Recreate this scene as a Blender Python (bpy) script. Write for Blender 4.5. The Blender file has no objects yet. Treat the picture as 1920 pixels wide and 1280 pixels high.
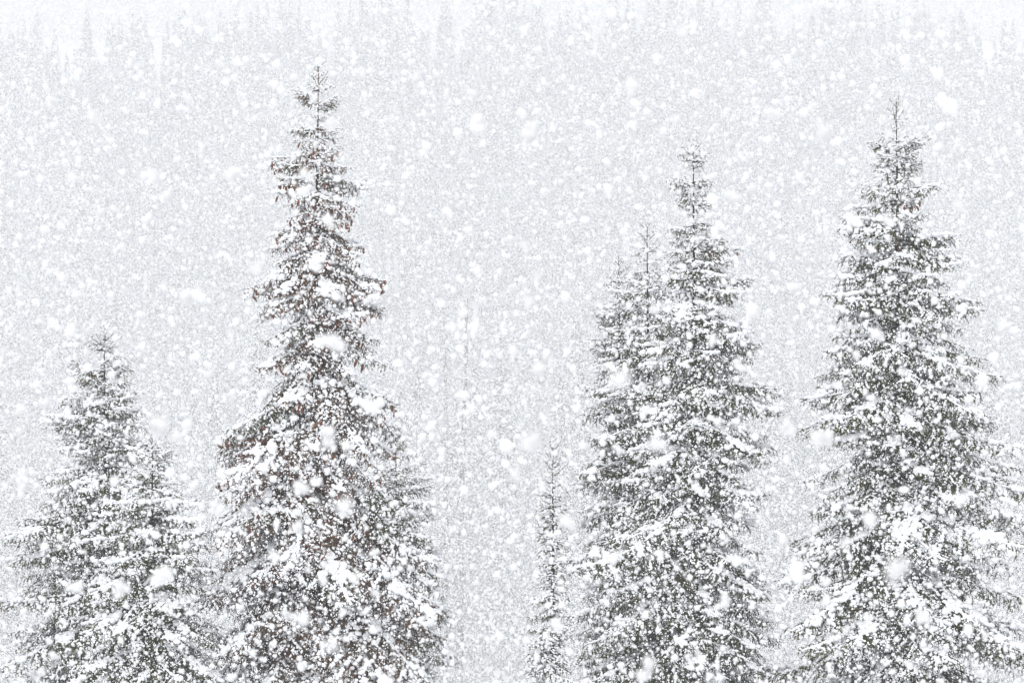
import bpy, math, random
import numpy as np

sc = bpy.context.scene
COL = sc.collection
random.seed(7)
RNG = np.random.default_rng(11)

# ------------------------------------------------------------------ camera
CAM_Z = 7.5
FOCUS = 49.0
LENS, SENSOR = 100.0, 36.0
cam_data = bpy.data.cameras.new('camera')
cam = bpy.data.objects.new('camera', cam_data)
COL.objects.link(cam)
cam.location = (0, 0, CAM_Z)
cam.rotation_euler = (math.radians(90), 0, 0)
cam_data.lens = LENS
cam_data.sensor_width = SENSOR
cam_data.clip_end = 2000
cam_data.dof.use_dof = True
cam_data.dof.focus_distance = FOCUS
cam_data.dof.aperture_fstop = 7.6
sc.camera = cam

# ------------------------------------------------------------------ world, sun, exposure
SUN_EL, SUN_AZ = math.radians(48), math.radians(200)
world = bpy.data.worlds.new('World')
sc.world = world
world.use_nodes = True
wn, wl = world.node_tree.nodes, world.node_tree.links
bg = wn['Background']
sky = wn.new('ShaderNodeTexSky')
sky.sky_type = 'NISHITA'
sky.sun_disc = False
sky.sun_elevation = SUN_EL
sky.sun_rotation = SUN_AZ
sky.air_density = 1.0
sky.dust_density = 6.0
sky.ozone_density = 1.0
hsv = wn.new('ShaderNodeHueSaturation')
hsv.inputs['Saturation'].default_value = 0.16
wl.new(sky.outputs['Color'], hsv.inputs['Color'])
ovc = wn.new('ShaderNodeMixRGB')
ovc.inputs['Fac'].default_value = 0.6
ovc.inputs['Color2'].default_value = (7.75, 7.8, 7.9, 1)      # even overcast cloud
wl.new(hsv.outputs['Color'], ovc.inputs['Color1'])
wl.new(ovc.outputs['Color'], bg.inputs['Color'])
bg.inputs['Strength'].default_value = 0.1

sun_data = bpy.data.lights.new('sun', 'SUN')
sun_data.energy = 1.2
sun_data.angle = math.radians(40)
sun_data.color = (1.0, 0.98, 0.95)
sun = bpy.data.objects.new('sun', sun_data)
COL.objects.link(sun)
sun.location = (0, 0, 120)
sun.rotation_euler = (math.radians(90) - SUN_EL, 0, math.radians(180) - SUN_AZ)

vs = sc.view_settings
vs.view_transform = 'Standard'
vs.look = 'None'
vs.gamma = 1
vs.use_curve_mapping = False
vs.exposure = 0.45

cy = sc.cycles
cy.max_bounces = 5
cy.diffuse_bounces = 3
cy.glossy_bounces = 1
cy.transmission_bounces = 3
cy.transparent_max_bounces = 4
cy.volume_bounces = 2
cy.use_denoising = True
cy.denoiser = 'OPENIMAGEDENOISE'
cy.denoising_input_passes = 'RGB_ALBEDO_NORMAL'
cy.filter_width = 1.3
cy.use_adaptive_sampling = False

# ------------------------------------------------------------------ materials
def new_mat(name):
    m = bpy.data.materials.new(name)
    m.use_nodes = True
    return m, m.node_tree.nodes, m.node_tree.links

def noise_mat(name, c1, c2, scale, rough=0.85, bump=0.0, objrand=0.0, c3=None):
    m, n, l = new_mat(name)
    b = n['Principled BSDF']
    b.inputs['Roughness'].default_value = rough
    b.inputs['Specular IOR Level'].default_value = 0.2
    tc = n.new('ShaderNodeTexCoord')
    tx = n.new('ShaderNodeTexNoise')
    tx.inputs['Scale'].default_value = scale
    tx.inputs['Detail'].default_value = 4
    l.new(tc.outputs['Object'], tx.inputs['Vector'])
    r = n.new('ShaderNodeValToRGB')
    r.color_ramp.elements[0].position = 0.32
    r.color_ramp.elements[0].color = (*c1, 1)
    r.color_ramp.elements[1].position = 0.68
    r.color_ramp.elements[1].color = (*c2, 1)
    l.new(tx.outputs['Fac'], r.inputs['Fac'])
    out = r.outputs['Color']
    if c3 is not None:                                   # per bough variation
        oi = n.new('ShaderNodeObjectInfo')
        mr = n.new('ShaderNodeMapRange')
        mr.inputs['To Max'].default_value = objrand
        l.new(oi.outputs['Random'], mr.inputs['Value'])
        mx = n.new('ShaderNodeMixRGB')
        mx.inputs['Color2'].default_value = (*c3, 1)
        l.new(mr.outputs['Result'], mx.inputs['Fac'])
        l.new(out, mx.inputs['Color1'])
        out = mx.outputs['Color']
    l.new(out, b.inputs['Base Color'])
    if bump:
        bp = n.new('ShaderNodeBump')
        bp.inputs['Strength'].default_value = bump
        bp.inputs['Distance'].default_value = 0.02
        t2 = n.new('ShaderNodeTexNoise')
        t2.inputs['Scale'].default_value = scale * 5
        t2.inputs['Detail'].default_value = 5
        l.new(tc.outputs['Object'], t2.inputs['Vector'])
        l.new(t2.outputs['Fac'], bp.inputs['Height'])
        l.new(bp.outputs['Normal'], b.inputs['Normal'])
    return m

M_NEEDLE = noise_mat('spruce_needles', (0.060, 0.070, 0.005), (0.118, 0.126, 0.012), 9, objrand=0.6, c3=(0.095, 0.066, 0.014))
M_NEEDLE_BROWN = noise_mat('spruce_needles_rusty', (0.095, 0.058, 0.010), (0.185, 0.095, 0.026), 9, objrand=0.85, c3=(0.21, 0.075, 0.034))
M_BARK = noise_mat('spruce_bark', (0.035, 0.028, 0.024), (0.085, 0.068, 0.056), 22, bump=0.6)
M_RIME = noise_mat('bark_plastered_with_snow', (0.05, 0.042, 0.038), (0.42, 0.42, 0.42), 2.2, bump=0.4)
M_CONE = noise_mat('cone_scales', (0.13, 0.050, 0.030), (0.25, 0.115, 0.062), 40, bump=0.4, objrand=0.5, c3=(0.13, 0.045, 0.040))
M_SNOW = noise_mat('settled_snow', (0.86, 0.885, 0.92), (0.93, 0.94, 0.96), 16, rough=0.9, bump=0.35)
M_GROUND = noise_mat('snow_ground', (0.84, 0.87, 0.91), (0.91, 0.925, 0.95), 0.6, rough=0.9, bump=0.3)
M_FARNEEDLE = noise_mat('far_needles', (0.035, 0.042, 0.036), (0.06, 0.068, 0.05), 0.8)

def flake_mat():
    m, n, l = new_mat('falling_flake')
    n.remove(n['Principled BSDF'])
    d = n.new('ShaderNodeBsdfDiffuse')
    d.inputs['Color'].default_value = (0.97, 0.973, 0.98, 1)
    t = n.new('ShaderNodeBsdfTranslucent')
    t.inputs['Color'].default_value = (0.97, 0.973, 0.98, 1)
    x = n.new('ShaderNodeMixShader')
    x.inputs['Fac'].default_value = 0.4
    l.new(d.outputs[0], x.inputs[1])
    l.new(t.outputs[0], x.inputs[2])
    l.new(x.outputs[0], n['Material Output'].inputs['Surface'])
    return m
M_FLAKE = flake_mat()

# ------------------------------------------------------------------ geometry helpers
class Geo:
    """collects verts and triangles, then becomes one mesh"""
    def __init__(self):
        self.v, self.f, self.m, self.n = [], [], [], 0
    def add(self, v, f, mat=0):
        v = np.asarray(v, float).reshape(-1, 3)
        f = np.asarray(f, np.int64).reshape(-1, 3)
        self.v.append(v)
        self.f.append(f + self.n)
        self.m.append(np.full(len(f), mat, np.int32))
        self.n += len(v)
    def mesh(self, name, mats, smooth=True):
        v = np.concatenate(self.v).astype(np.float32)
        f = np.concatenate(self.f).astype(np.int32)
        mi = np.concatenate(self.m)
        me = bpy.data.meshes.new(name)
        me.vertices.add(len(v))
        me.vertices.foreach_set('co', v.ravel())
        me.loops.add(f.size)
        me.loops.foreach_set('vertex_index', f.ravel())
        me.polygons.add(len(f))
        me.polygons.foreach_set('loop_start', np.arange(0, f.size, 3, dtype=np.int32))
        me.polygons.foreach_set('material_index', mi)
        me.polygons.foreach_set('use_smooth', np.full(len(f), smooth))
        for m in mats:
            me.materials.append(m)
        me.update(calc_edges=True)
        return me

def icosphere(sub):
    t = (1 + 5 ** 0.5) / 2
    v = [(-1, t, 0), (1, t, 0), (-1, -t, 0), (1, -t, 0), (0, -1, t), (0, 1, t), (0, -1, -t), (0, 1, -t), (t, 0, -1), (t, 0, 1), (-t, 0, -1), (-t, 0, 1)]
    f = [(0, 11, 5), (0, 5, 1), (0, 1, 7), (0, 7, 10), (0, 10, 11), (1, 5, 9), (5, 11, 4), (11, 10, 2), (10, 7, 6), (7, 1, 8),
         (3, 9, 4), (3, 4, 2), (3, 2, 6), (3, 6, 8), (3, 8, 9), (4, 9, 5), (2, 4, 11), (6, 2, 10), (8, 6, 7), (9, 8, 1)]
    v = [np.array(p, float) / np.linalg.norm(p) for p in v]
    for _ in range(sub):
        cache, nf = {}, []
        def mid(a, b):
            k = (min(a, b), max(a, b))
            if k not in cache:
                p = v[a] + v[b]
                v.append(p / np.linalg.norm(p))
                cache[k] = len(v) - 1
            return cache[k]
        for a, b, c in f:
            x, y, z = mid(a, b), mid(b, c), mid(c, a)
            nf += [(a, x, z), (b, y, x), (c, z, y), (x, y, z)]
        f = nf
    return np.array(v), np.array(f)
ICO0, ICO1, ICO2 = icosphere(0), icosphere(1), icosphere(2)
OCT = (np.array([(1, 0, 0), (-1, 0, 0), (0, 1, 0), (0, -1, 0), (0, 0, 1), (0, 0, -1)], float),
       np.array([(0, 2, 4), (2, 1, 4), (1, 3, 4), (3, 0, 4), (2, 0, 5), (1, 2, 5), (3, 1, 5), (0, 3, 5)]))

def blobs(g, cen, rad, ico, mat=0, jit=0.18, flat=1.0):
    """many lumpy balls at once; rad is (n,) or (n,3)"""
    cen = np.asarray(cen, float).reshape(-1, 3)
    n = len(cen)
    if not n:
        return
    rad = np.asarray(rad, float)
    if rad.ndim == 1:
        rad = np.stack([rad, rad, rad * flat], 1)
    v0, f0 = ico
    a = RNG.uniform(0, 6.283, n)
    ca, sa = np.cos(a), np.sin(a)
    rot = np.zeros((n, 3, 3))
    rot[:, 0, 0] = ca; rot[:, 0, 1] = -sa; rot[:, 1, 0] = sa; rot[:, 1, 1] = ca; rot[:, 2, 2] = 1
    base = v0[None] * (1 + RNG.normal(0, jit, (n, len(v0), 1)))
    vv = np.einsum('nij,nvj->nvi', rot, base) * rad[:, None, :] + cen[:, None, :]
    ff = f0[None] + (np.arange(n) * len(v0))[:, None, None]
    g.add(vv.reshape(-1, 3), ff.reshape(-1, 3), mat)

def tube(g, pts, rads, sides=4, mat=0):
    pts = np.asarray(pts, float)
    k = len(pts)
    d = np.gradient(pts, axis=0)
    d /= np.linalg.norm(d, axis=1)[:, None] + 1e-9
    up = np.array([0, 0, 1.0])
    if abs(d[0] @ up) > 0.9:
        up = np.array([1.0, 0, 0])
    u = np.cross(d, up); u /= np.linalg.norm(u, axis=1)[:, None] + 1e-9
    w = np.cross(u, d)
    ang = np.arange(sides) * 2 * math.pi / sides
    ring = pts[:, None] + (u[:, None] * np.cos(ang)[None, :, None] + w[:, None] * np.sin(ang)[None, :, None]) * np.asarray(rads)[:, None, None]
    f = []
    for i in range(k - 1):
        for j in range(sides):
            a, b = i * sides + j, i * sides + (j + 1) % sides
            c, e = a + sides, b + sides
            f += [(a, b, e), (a, e, c)]
    for j in range(1, sides - 1):
        f.append(((k - 1) * sides, (k - 1) * sides + j, (k - 1) * sides + j + 1))
    g.add(ring.reshape(-1, 3), f, mat)

def needles(g, pts, per_m, length, width, mat):
    """needle triangles set all round a twig polyline"""
    pts = np.asarray(pts, float)
    seg = np.diff(pts, axis=0)
    ls = np.linalg.norm(seg, axis=1)
    tot = ls.sum()
    n = max(4, int(tot * per_m))
    t = np.sort(RNG.uniform(0, tot, n))
    cum = np.concatenate([[0], np.cumsum(ls)])
    i = np.clip(np.searchsorted(cum, t) - 1, 0, len(seg) - 1)
    p = pts[i] + seg[i] * ((t - cum[i]) / ls[i])[:, None]
    d = seg[i] / ls[i][:, None]
    r = RNG.normal(0, 1, (n, 3))
    r[:, 2] -= 0.25
    r -= d * (r * d).sum(1)[:, None]
    r /= np.linalg.norm(r, axis=1)[:, None]
    nd = d * RNG.uniform(0.35, 0.9, n)[:, None] + r
    nd /= np.linalg.norm(nd, axis=1)[:, None]
    s = np.cross(nd, RNG.normal(0, 1, (n, 3)))
    s /= np.linalg.norm(s, axis=1)[:, None]
    L = length * RNG.uniform(0.7, 1.2, n)[:, None]
    v = np.stack([p - s * width / 2, p + s * width / 2, p + nd * L], 1).reshape(-1, 3)
    g.add(v, np.arange(3 * n).reshape(-1, 3), mat)

def link(name, me, parent=None):
    o = bpy.data.objects.new(name, me)
    COL.objects.link(o)
    if parent is not None:
        o.parent = parent
    return o

def thing(o, label, cat, group=None):
    o['label'] = label
    o['category'] = cat
    if group:
        o['group'] = group
    return o

# ------------------------------------------------------------------ the ground
def terrain(x, y):
    x = np.asarray(x, float); y = np.asarray(y, float)
    base = np.interp(y, [-60, 7, 16, 36, 56, 75, 100, 150, 200, 300, 400, 470, 560, 700, 850, 960, 1160],
                     [5.9, 5.8, 4.2, 0.3, -0.3, -3.6, -7.4, -13.8, -20, -32, -44, -49, -30, 20, 75, 108, 122])
    amp = np.clip((np.abs(y - 20) - 30) / 60, 0.1, 1)
    return base + amp * (1.1 * np.sin(x * 0.05 + y * 0.021) + 0.7 * np.sin(x * 0.11 - y * 0.07 + 1.3) + 0.35 * np.sin(x * 0.31 + 0.4) * np.cos(y * 0.27))

def make_ground():
    xs = np.linspace(-520, 520, 170)
    ys = np.concatenate([np.linspace(-60, 100, 110), np.linspace(104, 1140, 110)])
    X, Y = np.meshgrid(xs, ys)
    Z = terrain(X, Y)
    v = np.stack([X, Y, Z], -1).reshape(-1, 3)
    nx, ny = len(xs), len(ys)
    idx = np.arange(nx * ny).reshape(ny, nx)
    a, b, c, d = idx[:-1, :-1].ravel(), idx[:-1, 1:].ravel(), idx[1:, 1:].ravel(), idx[1:, :-1].ravel()
    g = Geo()
    g.add(v, np.concatenate([np.stack([a, b, c], 1), np.stack([a, c, d], 1)]))
    o = link('ground', g.mesh('ground', [M_GROUND]))
    o['kind'] = 'structure'
make_ground()

# ------------------------------------------------------------------ haze of fine snow in the air
def make_haze():
    x0, x1, y0, y1, z0, z1 = -540, 540, -70, 1160, -58.0, 160.0
    v = [(x, y, z) for x in (x0, x1) for y in (y0, y1) for z in (z0, z1)]
    f = [(0, 1, 3, 2), (4, 6, 7, 5), (0, 4, 5, 1), (2, 3, 7, 6), (0, 2, 6, 4), (1, 5, 7, 3)]
    me = bpy.data.meshes.new('haze')
    me.from_pydata(v, [], f)
    m, n, l = new_mat('haze_air')
    n.remove(n['Principled BSDF'])
    pv = n.new('ShaderNodeVolumePrincipled')
    pv.inputs['Color'].default_value = (0.85, 0.868, 0.897, 1)
    pv.inputs['Density'].default_value = 0.0013
    pv.inputs['Anisotropy'].default_value = 0.0
    l.new(pv.outputs[0], n['Material Output'].inputs['Volume'])
    me.materials.append(m)
    o = link('haze', me)
    o['kind'] = 'stuff'
make_haze()

# ------------------------------------------------------------------ spruce boughs (shared meshes)
def curve_pts(p0, d0, length, droop, n=5, wig=0.04):
    """a twig: starts at p0 along d0, bends down by droop"""
    p = np.array(p0, float); d = np.array(d0, float); d /= np.linalg.norm(d)
    out = [p.copy()]
    st = length / n
    for i in range(n):
        d = d + np.array([random.gauss(0, wig), random.gauss(0, wig), -droop / n + random.gauss(0, wig)])
        d /= np.linalg.norm(d)
        p = p + d * st
        out.append(p.copy())
    return np.array(out)

def along(pts, t):
    k = t * (len(pts) - 1)
    i = min(int(k), len(pts) - 2)
    return pts[i] + (pts[i + 1] - pts[i]) * (k - i), (pts[i + 1] - pts[i]) / np.linalg.norm(pts[i + 1] - pts[i])

def snow_chain(g, pts, r0, r1, cover, ico, step=1.25, lift=0.35):
    """lumps of snow lying along the upper side of a twig"""
    seg = np.linalg.norm(np.diff(pts, axis=0), axis=1).sum()
    t, cen, rad = random.uniform(0, 0.1), [], []
    gate = random.uniform(0, 6.28)
    while t < 1:
        r = (r0 + (r1 - r0) * t) * random.uniform(0.7, 1.25)
        if random.random() < cover * (0.75 + 0.5 * math.sin(gate + t * 7)):
            p, _ = along(pts, t)
            cen.append(p + np.array([random.gauss(0, r * .3), random.gauss(0, r * .3), r * lift]))
            rad.append((r * random.uniform(.9, 1.35), r * random.uniform(.9, 1.35), r * random.uniform(.6, .9)))
        t += step * r / max(seg, 0.05)
    if cen:
        blobs(g, cen, np.array(rad), ico, 0, jit=0.1)

def build_bough(L, heavy, ascending=False):
    """returns (bough geo: 0 needles 1 bark, snow geo, cone anchor points)"""
    g, s = Geo(), Geo()
    anchors = []
    n = 10
    ss = np.linspace(0, 1, n + 1)
    dr = 0.0 if ascending else random.uniform(0.10, 0.2)
    up = random.uniform(0.05, 0.13)
    ph = random.uniform(0, 6.28)
    ax = np.stack([L * ss, 0.05 * L * np.sin(ss * 4 + ph) * ss, L * (-dr * ss ** 1.4 + up * ss ** 4)], 1)
    rb = 0.006 + 0.009 * L
    tube(g, ax, rb * (1 - 0.85 * ss), 5, 1)
    needles(g, ax[3:], 230, 0.022, 0.006, 0)
    if ascending:
        needles(g, ax, 190, 0.02, 0.006, 0)
    snow_chain(s, ax[1:], 0.015 + 0.008 * L * heavy, 0.018, 0.6, ICO1, 0.95)
    t = 0.09 if L > 0.6 else 0.15
    if heavy > 1.2 and L > 0.6:
        for _ in range(2):
            t0 = random.uniform(0.15, 0.75)
            yo = random.gauss(0, 0.05 * L)
            sub = np.array([along(ax, min(1, t0 + 0.025 * q))[0] + np.array([0, yo * (1 - t0) + random.gauss(0, .015), 0]) for q in range(9)])
            snow_chain(s, sub, 0.024 + 0.006 * L, 0.020, 0.85, ICO1, 0.6, 0.5)
    side = 1
    while t < 0.985:
        p, d = along(ax, t)
        w = (0.40 * (1 - t) ** 0.75 * min(1, t * 3.2 + .25)) * L * random.uniform(0.65, 1.15) + random.uniform(0.05, 0.10)
        fa = math.radians(random.uniform(42, 68))
        dirv = d * math.cos(fa) + np.array([0, side, 0]) * math.sin(fa) + np.array([0, 0, random.uniform(-0.35, 0.12)])
        tw = curve_pts(p, dirv, w, random.uniform(0.2, 0.75), 5)
        tube(g, tw, np.linspace(0.0045 + 0.003 * w, 0.002, 6), 3, 1)
        needles(g, tw, 340, 0.023, 0.007, 0)
        if random.random() < 0.8:
            snow_chain(s, tw, 0.018 + 0.011 * heavy * w, 0.014, 0.36 + 0.15 * heavy, ICO1, 1.05)
        anchors.append(tw[-1])
        if w > 0.16:
            u = 0.22
            sd = 1
            while u < 0.95:
                q, e = along(tw, u)
                lw = 0.42 * w * (1 - u) * random.uniform(.6, 1.2) + random.uniform(0.045, 0.10)
                perp = np.cross(e, (0, 0, 1.0)) * sd
                dv = e * random.uniform(.5, .9) + perp * random.uniform(.3, .9) + np.array([0, 0, random.uniform(-1.0, 0.05)])
                tt = curve_pts(q, dv, lw, random.uniform(.2, .9), 3)
                tube(g, tt, np.linspace(0.003, 0.0018, 4), 3, 1)
                needles(g, tt, 340, 0.023, 0.007, 0)
                if random.random() < 0.24 + 0.1 * heavy:
                    snow_chain(s, tt, 0.019, 0.013, 0.7, ICO0, 1.25)
                sd = -sd
                u += 0.062 / w
        side = -side
        t += random.uniform(0.045, 0.075) / L
    # heavier pads where several twigs hold the snow together
    if L > 0.6:
        for _ in range(int((1 + 1.8 * L) * heavy)):
            tc = random.uniform(0.25, 0.95)
            p, d = along(ax, tc)
            off = random.gauss(0, 0.11 * L * (1.05 - tc))
            c = p + np.array([0, off, 0.01])
            k = random.randint(3, 7)
            cs = [c + np.array([random.gauss(0, .075), random.gauss(0, .05), random.uniform(0, .025)]) for _ in range(k)]
            rs = [(random.uniform(.03, .07), random.uniform(.03, .06), random.uniform(.022, .042)) for _ in range(k)]
            blobs(s, cs, np.array(rs), ICO1, 0, jit=0.08)
    return g, s, anchors

CLASSES = [0.22, 0.4, 0.65, 1.0, 1.5, 2.1]
NVAR = [3, 4, 4, 4, 4, 3]
BOUGHS = []                                               # per class: list of (mesh needles green, mesh rusty, snow mesh, anchors)
for L, nv in zip(CLASSES, NVAR):
    row = []
    for k in range(nv):
        g, s, an = build_bough(L, [0.75, 1.5, 1.0, 0.4][k], ascending=L < 0.3)
        a = g.mesh('bough', [M_NEEDLE, M_BARK])
        row.append((a, None, s.mesh('snow_load', [M_SNOW]), an))
    BOUGHS.append(row)

def cone_mesh():
    g = Geo()
    rows, sides = 9, 8
    v, f = [], []
    for i in range(rows + 1):
        t = i / rows
        r = 0.021 * math.sin(math.pi * min(1, 0.12 + t * 0.84)) ** 0.7 + 0.002
        r *= 1.14 if i % 2 else 0.86                      # overlapping scales stand proud
        for j in range(sides):
            a = (j + 0.5 * (i % 2)) * 2 * math.pi / sides
            v.append((r * math.cos(a), r * math.sin(a), -0.13 * t))
    for i in range(rows):
        for j in range(sides):
            a, b = i * sides + j, i * sides + (j + 1) % sides
            f += [(a, b, b + sides), (a, b + sides, a + sides)]
    for j in range(1, sides - 1):
        f += [(0, j + 1, j), (rows * sides, rows * sides + j, rows * sides + j + 1)]
    g.add(v, f)
    return g.mesh('cone', [M_CONE], smooth=False)
CONE = cone_mesh()

# ------------------------------------------------------------------ trees that stand clear in the picture
PX = SENSOR / LENS / 1920                                 # metres per metre of distance per photo pixel
def wx(px, d): return (px - 960) * PX * d
def wz(py, d): return CAM_Z - (py - 640) * PX * d

def spruce(label, d, axis, prof, pitch, dens=1.0, rusty=False, cones=0, cone_span=(0, 0), seed=1, fill=1.0, kinds=None):
    """axis: (apex px, apex py, px at frame bottom); prof: rows of (photo y, reach left, reach right) measured on the photograph"""
    random.seed(seed)
    ax0, ay0, ax1 = axis
    ztop, x0 = wz(ay0, d), wx(ax0, d)
    xb = wx(ax1, d)
    zb = wz(1280, d)
    ground = float(terrain(xb, d)) - 0.15
    slope = (xb - x0) / (zb - ztop)
    def axis_x(z): return x0 + (z - ztop) * slope if z > ground else xb
    xg = axis_x(ground)
    root = bpy.data.objects.new('spruce_tree', None)
    COL.objects.link(root)
    root.location = (xg, d, ground)
    thing(root, label, 'tree', 'snow laden spruces in the clearing')
    H = ztop - ground
    # trunk
    g = Geo()
    k = 16
    tt = np.linspace(0, 1, k)
    pts = np.stack([np.array([axis_x(ground + H * t) - xg for t in tt]) + 0.02 * np.sin(tt * 17 + seed) * (1 - tt), 0.015 * np.sin(tt * 13 + seed), H * tt], 1)
    tube(g, pts, 0.004 + 0.0118 * H * (1 - tt) ** 1.15, 9, 0)
    me = g.mesh('trunk', [M_BARK])
    link('trunk', me, root)
    # leader: needles on the topmost shoot
    gl = Geo()
    top = np.array([pts[-1] + (0, 0, -0.55), pts[-1] + (0.005, 0, -0.25), pts[-1]])
    needles(gl, top, 200, 0.024, 0.007, 0)
    link('leader_shoot', gl.mesh('leader_shoot', [M_NEEDLE_BROWN if rusty else M_NEEDLE]), root)
    for q in range(9):                                    # thin upright shoots round the leader
        gs = Geo()
        a = q * 2.4 + random.gauss(0, 0.3)
        h = 0.10 + 0.05 * q + random.uniform(-.02, .02)
        tw = curve_pts(pts[-1] + np.array([0, 0, -h]), (math.cos(a), math.sin(a), random.uniform(0.5, 1.6)), random.uniform(0.11, 0.19) + 0.018 * q, -0.15, 4, 0.07)
        tube(gs, tw, np.linspace(0.0045, 0.002, 5), 3, 1)
        needles(gs, tw, 260, 0.022, 0.006, 0)
        link('shoot', gs.mesh('shoot', [M_NEEDLE_BROWN if rusty else M_NEEDLE, M_BARK]), root)
    P = np.array(prof, float)
    Pz = np.array([wz(y, d) for y in P[:, 0]])
    PL, PR = P[:, 1] * PX * d, P[:, 2] * PX * d
    def reach(z, c):
        l = np.interp(-z, -Pz, PL); r = np.interp(-z, -Pz, PR)
        f = 0.5 + 0.5 * c
        return l * (1 - f) + r * f
    def add_bough(zz, az, ln, pt):
        ci = int(np.argmin([abs(math.log(ln / q)) for q in CLASSES]))
        row = BOUGHS[ci]
        var = row[min(random.choice(kinds), len(row) - 1)] if kinds else row[random.randrange(len(row))]
        b = bpy.data.objects.new('bough', var[0])
        COL.objects.link(b)
        if rusty and random.random() < 0.8:
            b.material_slots[0].link = 'OBJECT'
            b.material_slots[0].material = M_NEEDLE_BROWN
        b.parent = root
        b.location = (axis_x(zz) - xg, 0, zz - ground)
        b.rotation_euler = (random.gauss(0, 0.12), -math.radians(pt), az)
        k = ln / CLASSES[ci]
        b.scale = (k, k * random.choice((-1, 1)) * random.uniform(.9, 1.1), k)
        sn = bpy.data.objects.new('snow_load', var[2])
        COL.objects.link(sn)
        sn.parent = b
        sn['kind'] = 'stuff'
        bough_list.append((b, ztop - zz, k, var[3], ln, math.sin(az)))
    bough_list = []
    # single boughs that reach out past their neighbours, at the heights where the photograph shows them
    for col, sg in ((1, -1), (2, 1)):
        for q in range(1, len(P) - 1):
            if P[q, col] > P[q - 1, col] and P[q, col] >= P[q + 1, col] and P[q, 0] < 1270:
                for rep_ in range(4 if P[q, col] < 45 else 2 if P[q, col] < 120 else 3):
                    rc = P[q, col] * PX * d * random.uniform(0.93, 1.06) if rep_ == 0 else P[q, col] * PX * d * random.uniform(0.75, 0.98)
                    zt_ = wz(P[q, 0], d) + random.gauss(0, 0.05)
                    pt = float(np.interp(ztop - zt_, [0, 0.5, 1.2, 3, 6, 12], pitch)) * 0.9 + random.gauss(0, 4)
                    ln = max(0.14, rc / math.cos(math.radians(pt)))
                    a = (0 if sg > 0 else math.pi) + random.gauss(0, 0.22)
                    add_bough(min(ztop - 0.2, zt_ - math.sin(math.radians(pt)) * ln + 0.05 * ln), a, ln, pt)
    z = ztop - 0.30
    az = random.uniform(0, 6.28)
    nb = 0
    while z > max(ground + 0.5, wz(1360, d)) and nb < 292:
        dep = ztop - z
        n = 4 if dep < 0.8 else (6 if dep < 2.0 else (7 if dep < 4.5 else 8))
        n = max(3, int(round(n * dens)))
        for i in range(n):
            az += 2 * math.pi / n + random.gauss(0, 0.16)
            c = math.cos(az)
            zz = z + random.gauss(0, 0.035 + 0.008 * dep)
            pt = np.interp(dep, [0, 0.5, 1.2, 3, 6, 12], pitch) + random.gauss(0, 7)
            w = reach(zz, c)
            w = reach(min(ztop - 0.05, zz + w * math.tan(math.radians(pt)) * 0.9), c)      # the outline was measured at the bough tips
            # front and back boughs fill the body; those pointing sideways draw the outline
            w *= (1.03 if dep < 4.5 else 0.98) / (max(0.78, abs(c)) if abs(c) > 0.6 else 1)
            ln = w * (random.uniform(0.78, 1.06) if abs(c) > 0.6 else random.uniform(0.7, 1.0))
            if abs(c) > 0.5 and dep > 4 and random.random() < 0.1:
                ln *= 1.2
            if random.random() < 0.2:
                ln *= random.uniform(0.45, 0.75)
            ln = max(0.10, ln / max(0.6, math.cos(math.radians(pt))))
            add_bough(zz, az, ln, pt)
            nb = len(bough_list)
        az += 1.1
        z -= (0.145 + 0.026 * min(dep, 7.0) + (0.05 if dep < 0.8 else 0)) / fill * random.uniform(0.85, 1.15)
    # cones hang from the outer twigs
    made = 0
    pool = [q for q in bough_list if cone_span[0] < q[1] < cone_span[1] and q[4] > 0.2 and q[3] and q[5] < 0.35]
    random.shuffle(pool)
    while cones and made < cones and pool:
        b, dep, k, an, ln, c = pool.pop()
        m = random.randint(0, 2) if ln < 0.5 else random.randint(3, 6)
        first = random.randrange(len(an))
        for j in range(m):
            q = an[(first + j * random.choice((1, 2))) % len(an)]
            o = bpy.data.objects.new('cone', CONE)
            COL.objects.link(o)
            o.parent = b
            sc_ = random.uniform(0.7, 1.15) / k
            o.location = q + np.array([random.gauss(0, .02), random.gauss(0, .02), 0])
            o.scale = (sc_, sc_, sc_)
            pt = b.rotation_euler[1]
            o.rotation_euler = (random.gauss(0, .15), -pt + random.gauss(0, .15), random.uniform(0, 6))
            made += 1
    return root, nb

LOOSE = [58, 28, 8, -18, -30, -34]
FLAT = [60, 30, 8, -8, -18, -26]

T1 = [(118, 0, 0), (140, 12, 14), (165, 42, 24), (190, 38, 40), (206, 14, 14), (218, 12, 12), (240, 52, 46), (270, 50, 40), (295, 92, 55), (320, 55, 70),
      (345, 72, 95), (380, 62, 85), (415, 55, 60), (440, 95, 72), (475, 60, 110), (495, 95, 120), (530, 110, 135), (552, 152, 118), (600, 112, 118),
      (640, 95, 130), (690, 130, 130), (760, 190, 178), (840, 212, 150), (900, 212, 180), (960, 230, 222), (1050, 250, 262), (1150, 252, 250), (1280, 262, 268), (1380, 268, 268)]
T8 = [(185, 0, 0), (215, 14, 20), (238, 20, 30), (260, 50, 56), (285, 30, 42), (300, 46, 52), (325, 34, 36), (345, 60, 80), (372, 80, 80), (395, 108, 58), (425, 112, 62),
      (442, 98, 122), (465, 118, 110), (492, 128, 118), (520, 108, 100), (552, 152, 100), (575, 110, 168), (610, 118, 128), (640, 132, 120), (662, 150, 182), (700, 150, 150),
      (755, 192, 172), (795, 182, 214), (850, 172, 202), (890, 192, 242), (950, 212, 242), (1050, 226, 246), (1150, 246, 256), (1280, 250, 266), (1380, 255, 270)]
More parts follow.
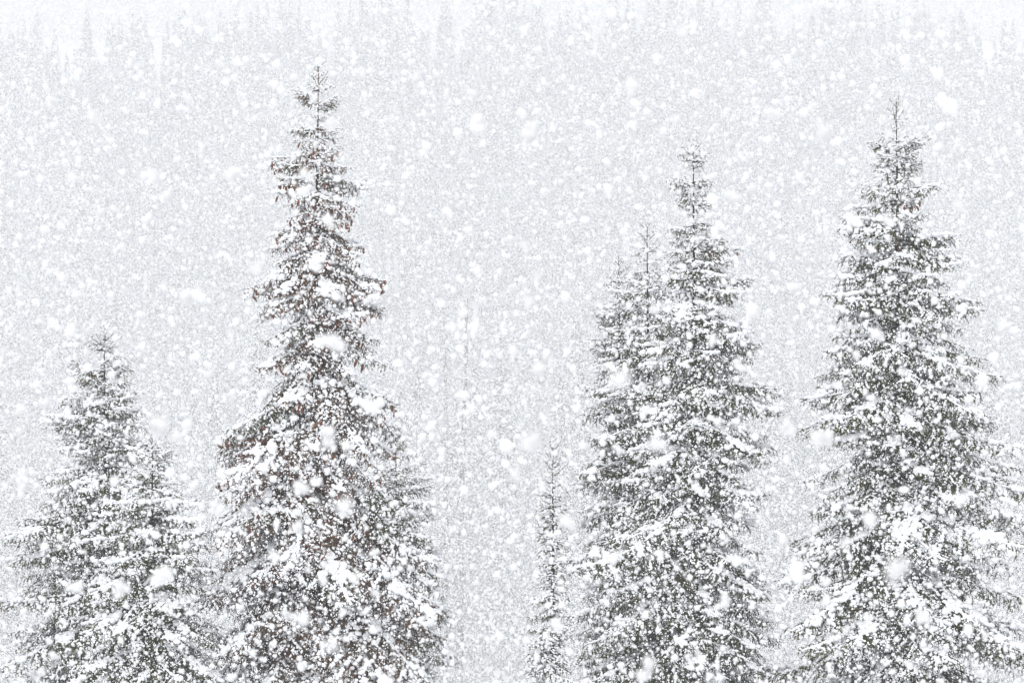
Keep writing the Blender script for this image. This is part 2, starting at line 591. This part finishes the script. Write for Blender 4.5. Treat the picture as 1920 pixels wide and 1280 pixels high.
T4 = [(262, 0, 0), (290, 22, 24), (310, 14, 20), (335, 42, 36), (352, 26, 30), (372, 36, 46), (400, 18, 22), (426, 46, 52), (455, 50, 82), (495, 56, 76), (522, 56, 118),
      (550, 62, 72), (600, 82, 96), (655, 102, 132), (690, 100, 100), (730, 102, 178), (780, 112, 130), (842, 132, 152), (900, 162, 122), (1000, 200, 132), (1100, 222, 152), (1280, 232, 172), (1380, 235, 180)]
T5 = [(420, 0, 0), (446, 12, 14), (480, 26, 26), (530, 60, 42), (600, 76, 60), (700, 92, 80), (800, 112, 92), (1000, 132, 110), (1280, 160, 140), (1380, 165, 150)]
T6 = [(480, 0, 0), (502, 12, 13), (540, 30, 30), (590, 42, 40), (622, 36, 40), (642, 64, 60), (700, 54, 60), (780, 76, 70), (830, 62, 80), (900, 84, 90), (1000, 80, 100), (1100, 84, 100), (1280, 92, 120), (1380, 95, 120)]
T2 = [(608, 0, 0), (632, 26, 26), (652, 22, 30), (672, 42, 42), (692, 62, 56), (720, 46, 56), (752, 86, 62), (792, 112, 72), (832, 82, 92), (900, 112, 122), (962, 168, 132), (1050, 182, 142), (1150, 192, 150), (1280, 200, 165), (1380, 205, 170)]
T3 = [(783, 0, 0), (802, 9, 10), (825, 18, 20), (852, 40, 40), (880, 34, 36), (902, 62, 52), (952, 92, 82), (1000, 112, 102), (1100, 142, 112), (1280, 172, 132), (1380, 175, 140)]
T7 = [(832, 0, 0), (850, 9, 9), (870, 14, 14), (900, 20, 20), (950, 27, 26), (1000, 30, 27), (1050, 29, 31), (1090, 28, 29), (1120, 42, 33), (1200, 46, 37), (1280, 52, 44), (1380, 56, 48)]
T9 = [(792, 0, 0), (832, 30, 32), (900, 52, 62), (1000, 84, 84), (1280, 122, 112), (1380, 125, 120)]

counts = []
counts.append(spruce('tall loose spruce hung with reddish brown cones, in front of the left trees', 48.0, (597, 118, 586), T1, LOOSE, rusty=True, cones=420, fill=0.92, cone_span=(1.3, 7.5), seed=3))
counts.append(spruce('broad snowy spruce with level dense boughs at the right edge of the photo', 48.5, (1680, 185, 1692), T8, FLAT, fill=0.95, cones=10, cone_span=(1.0, 3.0), seed=5))
counts.append(spruce('tall pointed spruce with a bare thin leader, with two shorter tops to its left', 50.0, (1300, 262, 1304), T4, FLAT, fill=0.95, seed=8, cones=6, cone_span=(1.2, 3.0)))
counts.append(spruce('slim spruce top squeezed between the tall pointed spruce and a lower spruce', 52.5, (1213, 420, 1222), T5, FLAT, seed=9, dens=0.9))
counts.append(spruce('lower leafy spruce at the left flank of the group of three tops', 53.5, (1160, 480, 1164), T6, FLAT, seed=12, dens=0.9))
counts.append(spruce('mid-size bushy spruce with a blunt crown near the left edge of the photo', 53.0, (195, 608, 200), T2, FLAT, seed=15))
counts.append(spruce('short olive spruce in front of the bushy one, filling the gap to the cone-bearing spruce', 46.5, (285, 783, 288), T3, LOOSE, seed=18))
counts.append(spruce('very slender young spruce like a column beside the open gap', 46.0, (1037, 832, 1036), T7, [62, 35, 10, -8, -18, -22], seed=21, dens=1.1, fill=1.5, kinds=(3,)))
counts.append(spruce('small pale spruce half hidden behind the lower boughs of the cone-bearing spruce', 56.0, (742, 792, 745), T9, LOOSE, seed=24, dens=0.85))
print('boughs', [c[1] for c in counts])

# ------------------------------------------------------------------ the far forest on the slope
def far_tree_geo(H, R, sprays, seed, size=1.0):
    r = np.random.default_rng(seed)
    gc, gs, gt = Geo(), Geo(), Geo()
    z = H * (1 - r.beta(1.25, 1.05, sprays) * 0.93)
    a = r.uniform(0, 6.283, sprays)
    lay = 0.8 + 0.2 * np.sin(z * 6.5 + a * 2)             # tiers
    rr = R * ((H - z) / H) ** 0.85 * lay * r.uniform(0.25, 1.0, sprays) ** 0.6 + 0.05
    p = np.stack([rr * np.cos(a), rr * np.sin(a), z - 0.28 * rr], 1)
    out = np.stack([np.cos(a), np.sin(a), np.full(sprays, -0.45)], 1)
    tan = np.stack([-np.sin(a), np.cos(a), np.zeros(sprays)], 1)
    ln = (size * r.uniform(0.2, 0.55, sprays) * (0.4 + 0.6 * (H - z) / H))[:, None]
    v = np.stack([p - out * ln, p + tan * ln * .38 + (0, 0, -.05), p + out * ln, p - tan * ln * .38 + (0, 0, -.05),
                  p + out * ln * .3 + np.stack([r.normal(0, .1, sprays), r.normal(0, .1, sprays), -ln[:, 0] * r.uniform(.5, 1.1, sprays)], 1)], 1)
    f = np.array([(0, 1, 2), (0, 2, 3), (1, 4, 3)])[None] + (np.arange(sprays) * 5)[:, None, None]
    gc.add(v.reshape(-1, 3), f.reshape(-1, 3), 0)
    m = r.random(sprays) < 0.5
    q = p[m] + (0, 0, 0.05)
    sn = np.stack([q - out[m] * ln[m] * .7, q + tan[m] * ln[m] * .36 + (0, 0, .05), q + out[m] * ln[m] * .8, q - tan[m] * ln[m] * .36 + (0, 0, .05)], 1)
    f = np.array([(0, 1, 2), (0, 2, 3)])[None] + (np.arange(m.sum()) * 4)[:, None, None]
    gs.add(sn.reshape(-1, 3), f.reshape(-1, 3), 0)
    tt = np.linspace(0, 1, 5)
    tube(gt, np.stack([0 * tt, 0 * tt, H * tt], 1), 0.02 + 0.013 * H * (1 - tt), 6, 0)
    return gc, gs, gt

FAR = []
for k, (H, R, sd) in enumerate([(17, 2.6, 1), (20, 2.4, 2), (14, 2.3, 3)]):
    gc, gs, gt = far_tree_geo(H, R, 2000, sd, 1.2)
    FAR.append((H, gc.mesh('crown', [M_FARNEEDLE], False), gs.mesh('snow_cover', [M_SNOW], False), gt.mesh('trunk', [M_BARK])))

FAR_PARTS = {}
def far_tree(label, px, py, d, k, sx=1.0):
    H, mc, ms, mt = FAR[k]
    x = wx(px, d)
    zt = wz(py, d)
    zg = float(terrain(x, d)) - 0.3
    s = (zt - zg) / H
    o = bpy.data.objects.new('distant_spruce', None)
    COL.objects.link(o)
    o.location = (x, d, zg)
    o.scale = (s * sx, s * sx, s)
    o.rotation_euler = (0, 0, random.uniform(0, 6))
    thing(o, label, 'tree', 'faint spruces fading into the snowfall')
    for nm, me in (('trunk', mt), ('crown', mc), ('snow_cover', ms)):
        c = bpy.data.objects.new(nm, me)
        COL.objects.link(c)
        c.parent = o
        FAR_PARTS.setdefault(k, {})[nm] = c
        if nm == 'snow_cover':
            c['kind'] = 'stuff'
far_tree('faint grey spruce in the mist above the bushy spruce near the left edge', 150, 325, 650, 0, 1.0)
far_tree('faint wide spruce in the mist rising behind the right edge of the broad snowy spruce', 1905, 400, 640, 2, 1.0)
far_tree('ghostly thin spruce in the open gap, the one nearer the cone-bearing spruce', 852, 530, 600, 1, .8)
far_tree('ghostly thin spruce in the open gap, the one nearer the slender young spruce', 968, 550, 606, 1, .8)
far_tree('barely visible spruce top in the mist straight above the broad snowy spruce', 1682, 30, 860, 0)
far_tree('barely visible spruce top in the mist at the top right corner', 1800, 50, 850, 1)
far_tree('barely visible spruce in the mist above and left of the cone-bearing spruce tip', 345, 5, 870, 1)
far_tree('faint spruce in the mist left of the group of three tops', 1085, 400, 645, 0, .9)

def bare_trunk(label, px, py, d, lean):
    random.seed(int(px))
    x, zt = wx(px, d), wz(py, d)
    zg = float(terrain(x, d)) - 0.3
    H = zt - zg
    o = bpy.data.objects.new('bare_trunk', None)
    COL.objects.link(o)
    o.location = (x, d, zg)
    thing(o, label, 'tree')
    g, sn = Geo(), Geo()
    tt = np.linspace(0, 1, 12)
    pts = np.stack([lean * (tt - 0.5) + 0.05 * np.sin(tt * 9), 0.05 * np.cos(tt * 7), H * tt], 1)
    tube(g, pts, 0.08 + 0.16 * (1 - tt), 8, 0)
    link('trunk', g.mesh('trunk', [M_RIME]), o)
    for i in range(26):
        t = random.uniform(0.35, 0.98)
        p, _ = along(pts, t)
        a = random.uniform(0, 6.28)
        L = random.uniform(0.3, 1.2) * (1.15 - t)
        tw = curve_pts(p, (math.cos(a), math.sin(a), random.uniform(-.5, .1)), L + .15, 0.5, 4, 0.08)
        b = Geo()
        tube(b, tw, np.linspace(0.022, 0.006, 5), 4, 0)
        bo = link('branch', b.mesh('branch', [M_BARK]), o)
        s = Geo()
        snow_chain(s, tw, 0.035, 0.025, 0.9, ICO0)
        if s.v:
            link('snow_load', s.mesh('snow_load', [M_SNOW]), bo)['kind'] = 'stuff'
bare_trunk('tall faint bare trunk in the open gap, the one nearer the slender young spruce', 866, 560, 160, 0.5)
bare_trunk('shorter faint bare trunk in the open gap, the one nearer the cone-bearing spruce', 838, 640, 168, -0.35)

def make_far_forest():
    r = np.random.default_rng(5)
    pts, rot, scl, idx = [], [], [], []
    while len(pts) < 2900:
        floor = len(pts) < 260                            # the taller wood on the valley floor
        d = math.sqrt(r.uniform(300 ** 2, 470 ** 2) if floor else r.uniform(468 ** 2, 935 ** 2))
        px = r.uniform(-170, 2090)
        x = wx(px, d)
        zg = float(terrain(x, d)) - 0.3
        # the wood opens towards both upper corners
        top_py = 640 - (zg + 25 - CAM_Z) / (PX * d)
        if top_py < max(95 * (1 - px / 350), 110 * (px - 1770) / 150) * r.uniform(-0.2, 1.1) or d > 880 and r.random() < 0.3:
            continue
        k = int(r.integers(3))
        h = (r.uniform(28, 47) if floor else r.uniform(17, 29)) / FAR[k][0]
        w = h * r.uniform(0.85, 1.2) * (0.8 if floor else 1.0)
        pts.append((x, d, zg)); rot.append((0, 0, r.uniform(0, 6.28))); scl.append((w, w, h)); idx.append(k)
    me = bpy.data.meshes.new('distant_forest')
    me.from_pydata(pts, [], [])
    for nm, ty, dat in (('turn', 'FLOAT_VECTOR', rot), ('size', 'FLOAT_VECTOR', scl)):
        a = me.attributes.new(nm, ty, 'POINT')
        a.data.foreach_set('vector', np.array(dat, np.float32).ravel())
    a = me.attributes.new('kind_index', 'INT', 'POINT')
    a.data.foreach_set('value', np.array(idx, np.int32))
    o = link('distant_forest', me)
    o['kind'] = 'stuff'
    o['label'] = 'grey mass of far spruces on the slope dissolving in the falling snow'
    ng = bpy.data.node_groups.new('forest_on_slope', 'GeometryNodeTree')
    ng.interface.new_socket('Geometry', in_out='INPUT', socket_type='NodeSocketGeometry')
    ng.interface.new_socket('Geometry', in_out='OUTPUT', socket_type='NodeSocketGeometry')
    N, K = ng.nodes, ng.links
    gi, go = N.new('NodeGroupInput'), N.new('NodeGroupOutput')
    allk = N.new('GeometryNodeJoinGeometry')
    for k in (2, 1, 0):                                   # join keeps the last link first
        jn = N.new('GeometryNodeJoinGeometry')
        for part in FAR_PARTS[k].values():
            oi = N.new('GeometryNodeObjectInfo')
            oi.transform_space = 'ORIGINAL'
            oi.inputs['Object'].default_value = part
            K.new(oi.outputs['Geometry'], jn.inputs[0])
        gt = N.new('GeometryNodeGeometryToInstance')
        K.new(jn.outputs[0], gt.inputs[0])
        K.new(gt.outputs[0], allk.inputs[0])
    ip = N.new('GeometryNodeInstanceOnPoints')
    ip.inputs['Pick Instance'].default_value = True
    K.new(gi.outputs[0], ip.inputs['Points'])
    K.new(allk.outputs[0], ip.inputs['Instance'])
    for nm, ty, sock in (('turn', 'FLOAT_VECTOR', 'Rotation'), ('size', 'FLOAT_VECTOR', 'Scale'), ('kind_index', 'INT', 'Instance Index')):
        na = N.new('GeometryNodeInputNamedAttribute')
        na.data_type = ty
        na.inputs['Name'].default_value = nm
        K.new(na.outputs['Attribute'], ip.inputs[sock])
    K.new(ip.outputs[0], go.inputs[0])
    md = o.modifiers.new('forest_on_slope', 'NODES')
    md.node_group = ng
make_far_forest()

# ------------------------------------------------------------------ falling snow
random.seed(41)
def flake_mesh(k):
    r = np.random.default_rng(100 + k)
    g = Geo()
    n = [2, 3, 4, 5, 6, 4][k]
    # a clump of crystals stuck together: unequal lumps about the middle
    for i in range(n):
        v = ICO2[0] * (1 + r.normal(0, 0.10, (len(ICO2[0]), 1)))
        ax = r.uniform(0.6, 1.1, 3) * (0.46 if i == 0 else r.uniform(0.2, 0.4))
        c = np.zeros(3) if i == 0 else r.normal(0, 1, 3)
        if i:
            c = c / np.linalg.norm(c) * r.uniform(0.32, 0.62)
        g.add(v * ax + c, ICO2[1], 0)
    return g.mesh('snowflake', [M_FLAKE])
FLAKES = [flake_mesh(k) for k in range(6)]
FGROUP = 'snowflakes falling close to the camera'
def flake(px, py, d, size, label):
    o = bpy.data.objects.new('snowflake', random.choice(FLAKES))
    COL.objects.link(o)
    o.location = (wx(px, d), d, wz(py, d))
    o.rotation_euler = (random.uniform(0, 6), random.uniform(0, 6), random.uniform(0, 6))
    o.scale = (size * random.uniform(.85, 1.2), size * random.uniform(.85, 1.2), size * random.uniform(.8, 1.1))
    thing(o, label, 'snowflake', FGROUP)
    return o
# the big soft ones, read off the photograph: x, y, apparent width, label
BIG = [
    (1160, 712, 66, 'largest blurred snowflake, in front of the left flank of the three spruce tops'),
    (1675, 1075, 62, 'wide pale snowflake low in front of the broad snowy spruce'),
    (630, 645, 52, 'large round snowflake in front of the middle of the cone-bearing spruce'),
    (625, 1212, 50, 'big faint snowflake at the foot of the cone-bearing spruce'),
    (568, 1162, 46, 'bright white snowflake just above the foot of the cone-bearing spruce'),
    (1492, 1075, 50, 'soft snowflake in the gap between the pointed spruce and the broad spruce, near the bottom'),
    (614, 412, 34, 'white snowflake in front of the narrow upper part of the cone-bearing spruce'),
    (570, 325, 36, 'white snowflake just left of the cone-bearing spruce trunk near its tip'),
    (895, 238, 40, 'flat wide snowflake high between the cone-bearing and the pointed spruce'),
    (1000, 242, 38, 'round snowflake high in the middle of the open sky gap'),
    (1182, 160, 36, 'round white snowflake high above the three spruce tops'),
    (1548, 246, 42, 'pale large snowflake in the sky left of the broad spruce tip'),
    (1455, 214, 34, 'round snowflake in the sky between the tips of the pointed and the broad spruce'),
    (437, 322, 34, 'bright round snowflake in the sky left of the cone-bearing spruce'),
    (288, 330, 36, 'oval snowflake in the sky high above the bushy spruce on the left'),
    (134, 330, 32, 'bright snowflake in the sky near the left edge'),
    (173, 216, 34, 'pale snowflake in the upper left corner of the sky'),
    (1410, 580, 34, 'bright snowflake in the air right of the pointed spruce'),
    (1068, 985, 38, 'bright round snowflake between the slender spruce and its neighbour'),
    (1215, 1244, 40, 'wide white snowflake at the bottom below the pointed spruce group'),
    (1360, 1130, 34, 'white snowflake low on the right half of the pointed spruce'),
    (1632, 976, 38, 'bright snowflake in front of the lower trunk line of the broad spruce'),
    (1582, 1016, 40, 'pale snowflake on the lower left side of the broad spruce'),
    (1480, 806, 38, 'snowflake in the gap left of the broad spruce at mid height'),
    (1236, 832, 44, 'faint wide snowflake in the middle of the pointed spruce group'),
    (1335, 640, 30, 'small bright snowflake on the right side of the pointed spruce at mid height'),
    (1665, 416, 32, 'bright snowflake in the upper crown of the broad spruce'),
    (1800, 936, 40, 'faint snowflake on the right flank of the broad spruce'),
    (597, 500, 30, 'white snowflake on the axis of the cone-bearing spruce below its upper crown'),
    (616, 826, 38, 'wide snowflake in the centre of the cone-bearing spruce'),
    (640, 950, 46, 'faint grey snowflake right of the trunk line of the cone-bearing spruce'),
    (560, 985, 32, 'bright snowflake left of the trunk line of the cone-bearing spruce'),
    (410, 955, 32, 'snowflake on the left skirt of the cone-bearing spruce'),
    (215, 905, 30, 'snowflake in the middle of the bushy spruce'),
    (145, 1100, 34, 'snowflake low on the bushy spruce'),
    (40, 766, 30, 'snowflake in the pale air at the left edge beside the bushy spruce'),
    (350, 795, 30, 'snowflake in the air above the short olive spruce'),
    (330, 818, 32, 'pale snowflake just above the boughs of the short olive spruce'),
    (990, 832, 40, 'pale snowflake low in the open gap left of the slender spruce'),
    (870, 742, 30, 'bright snowflake in the open gap at mid height'),
    (1010, 520, 28, 'bright snowflake in the open gap above the slender spruce'),
    (482, 508, 34, 'pale snowflake in the air left of the middle of the cone-bearing spruce'),
    (188, 402, 26, 'small bright snowflake in the sky above the bushy spruce'),
    (315, 366, 28, 'tilted oval snowflake in the sky left of the cone-bearing spruce'),
    (1800, 385, 34, 'pale snowflake in the air right of the broad spruce crown'),
    (1880, 610, 32, 'snowflake in the air near the right edge'),
    (1390, 690, 30, 'snowflake at the tips of the right boughs of the pointed spruce'),
    (870, 585, 26, 'small bright snowflake in the open gap right of the cone-bearing spruce'),
]
A_MM = LENS / 7.6 / 1000
for px, py, s, lab in BIG:
    # a flake d metres off shows its own width plus the lens blur; solve for d
    size = random.uniform(0.015, 0.020) if ('faint' in lab or 'pale' in lab or 'blurred' in lab) else random.uniform(0.023, 0.034)
    d = FOCUS * (size + A_MM * 0.8) / (s * PX * FOCUS + A_MM * 0.8)
    flake(px, py, d, size, lab)

def frustum_points(n, d0, d1, rng):
    u = rng.random(n)
    d = (d0 ** 3 + u * (d1 ** 3 - d0 ** 3)) ** (1 / 3)
    mx, my = 1.12, 1.12
    x = rng.uniform(-.5, .5, n) * 0.36 * d * mx
    z = CAM_Z + rng.uniform(-.5, .5, n) * 0.36 * (682 / 1024) * d * my
    return x, d, z

r = np.random.default_rng(77)
# single mid-size flakes near the lens, the next largest in view
x, d, z = frustum_points(236, 4.5, 10.5, r)
def where(px, py):
    """which tree or stretch of air a flake is seen against"""
    for nm, axis, prof in (('the cone-bearing spruce', 592, T1), ('the broad snowy spruce', 1686, T8), ('the slender young spruce', 1037, T7),
                           ('the short olive spruce', 286, T3), ('the tall pointed spruce', 1302, T4), ('the lower spruces beside the pointed one', 1185, T6),
                           ('the bushy spruce near the left edge', 198, T2)):
        P = np.array(prof, float)
        if py > P[0, 0] and -np.interp(py, P[:, 0], P[:, 1]) < px - axis < np.interp(py, P[:, 0], P[:, 2]):
            f = (py - P[0, 0]) / (1280 - P[0, 0])
            return 'before the %s of %s' % ('tip' if f < .2 else 'upper third' if f < .45 else 'middle' if f < .7 else 'base', nm)
    side = 'left of the cone-bearing spruce' if px < 592 else 'in the open gap' if px < 1110 else 'between the pointed and the broad spruce' if px < 1690 else 'right of the broad snowy spruce'
    return 'in the %s air %s' % ('high' if py < 330 else 'middle' if py < 760 else 'low', side)
for i in range(236):
    px, py = 960 + x[i] / (PX * d[i]), 640 - (z[i] - CAM_Z) / (PX * d[i])
    flake(px, py, d[i], float(np.clip(r.lognormal(math.log(0.021), 0.3), 0.011, 0.031)), ('wide' if d[i] < 6.5 else 'small') + ' soft snowflake ' + where(px, py))

def snowfall(name, bands, label):
    g = Geo()
    rr = np.random.default_rng(len(bands) * 13 + 1)
    for n, d0, d1, med, sig, ico in bands:
        x, d, z = frustum_points(n, d0, d1, rr)
        ok = z > terrain(x, d) + 0.05
        x, d, z = x[ok], d[ok], z[ok]
        s = np.clip(rr.lognormal(math.log(med), sig, len(x)), med * .4, med * 2.6) / 2
        rad = np.stack([s * rr.uniform(.75, 1.25, len(s)), s * rr.uniform(.75, 1.25, len(s)), s * rr.uniform(.75, 1.25, len(s))], 1)
        blobs(g, np.stack([x, d, z], 1), rad, ico, 0, jit=0.16)
    o = link(name, g.mesh(name, [M_FLAKE]))
    o['kind'] = 'stuff'
    o['label'] = label
snowfall('falling_snow', [(15000, 8.0, 18.0, 0.0142, 0.42, ICO0), (46000, 18.0, 32.0, 0.0142, 0.44, OCT), (45000, 32.0, 50.0, 0.0155, 0.5, OCT)],
         'countless small snowflakes falling around the trees')

def far_snowfall():
    rr = np.random.default_rng(99)
    near, far = frustum_points(1900000, 50.0, 120.0, rr), frustum_points(5000000, 120.0, 255.0, rr)
    x, d, z = (np.concatenate(q) for q in zip(near, far))
    ok = z > terrain(x, d) + 0.05
    x, d, z = x[ok], d[ok], z[ok]
    med = np.interp(d, [50, 120, 255], [0.0065, 0.0074, 0.0088])
    me = bpy.data.meshes.new('far_falling_snow')
    me.vertices.add(len(x))
    me.vertices.foreach_set('co', np.stack([x, d, z], 1).astype(np.float32).ravel())
    at = me.attributes.new('flake_radius', 'FLOAT', 'POINT')
    at.data.foreach_set('value', (med * np.clip(rr.lognormal(0, 0.35, len(x)), 0.4, 2.5)).astype(np.float32))
    me.materials.append(M_FLAKE)
    o = link('far_falling_snow', me)
    o['kind'] = 'stuff'
    o['label'] = 'veil of tiny far snowflakes between the clearing and the wood'
    ng = bpy.data.node_groups.new('flakes_as_points', 'GeometryNodeTree')
    ng.interface.new_socket('Geometry', in_out='INPUT', socket_type='NodeSocketGeometry')
    ng.interface.new_socket('Geometry', in_out='OUTPUT', socket_type='NodeSocketGeometry')
    gi, go = ng.nodes.new('NodeGroupInput'), ng.nodes.new('NodeGroupOutput')
    mp = ng.nodes.new('GeometryNodeMeshToPoints')
    na = ng.nodes.new('GeometryNodeInputNamedAttribute')
    na.data_type = 'FLOAT'
    na.inputs['Name'].default_value = 'flake_radius'
    sm = ng.nodes.new('GeometryNodeSetMaterial')
    sm.inputs['Material'].default_value = M_FLAKE
    ng.links.new(gi.outputs[0], mp.inputs['Mesh'])
    ng.links.new(na.outputs['Attribute'], mp.inputs['Radius'])
    ng.links.new(mp.outputs['Points'], sm.inputs['Geometry'])
    ng.links.new(sm.outputs['Geometry'], go.inputs[0])
    md = o.modifiers.new('flakes_as_points', 'NODES')
    md.node_group = ng
far_snowfall()
import collections as _c
print('TRIS', sum(len(m.polygons) for m in bpy.data.meshes), len(bpy.data.objects))
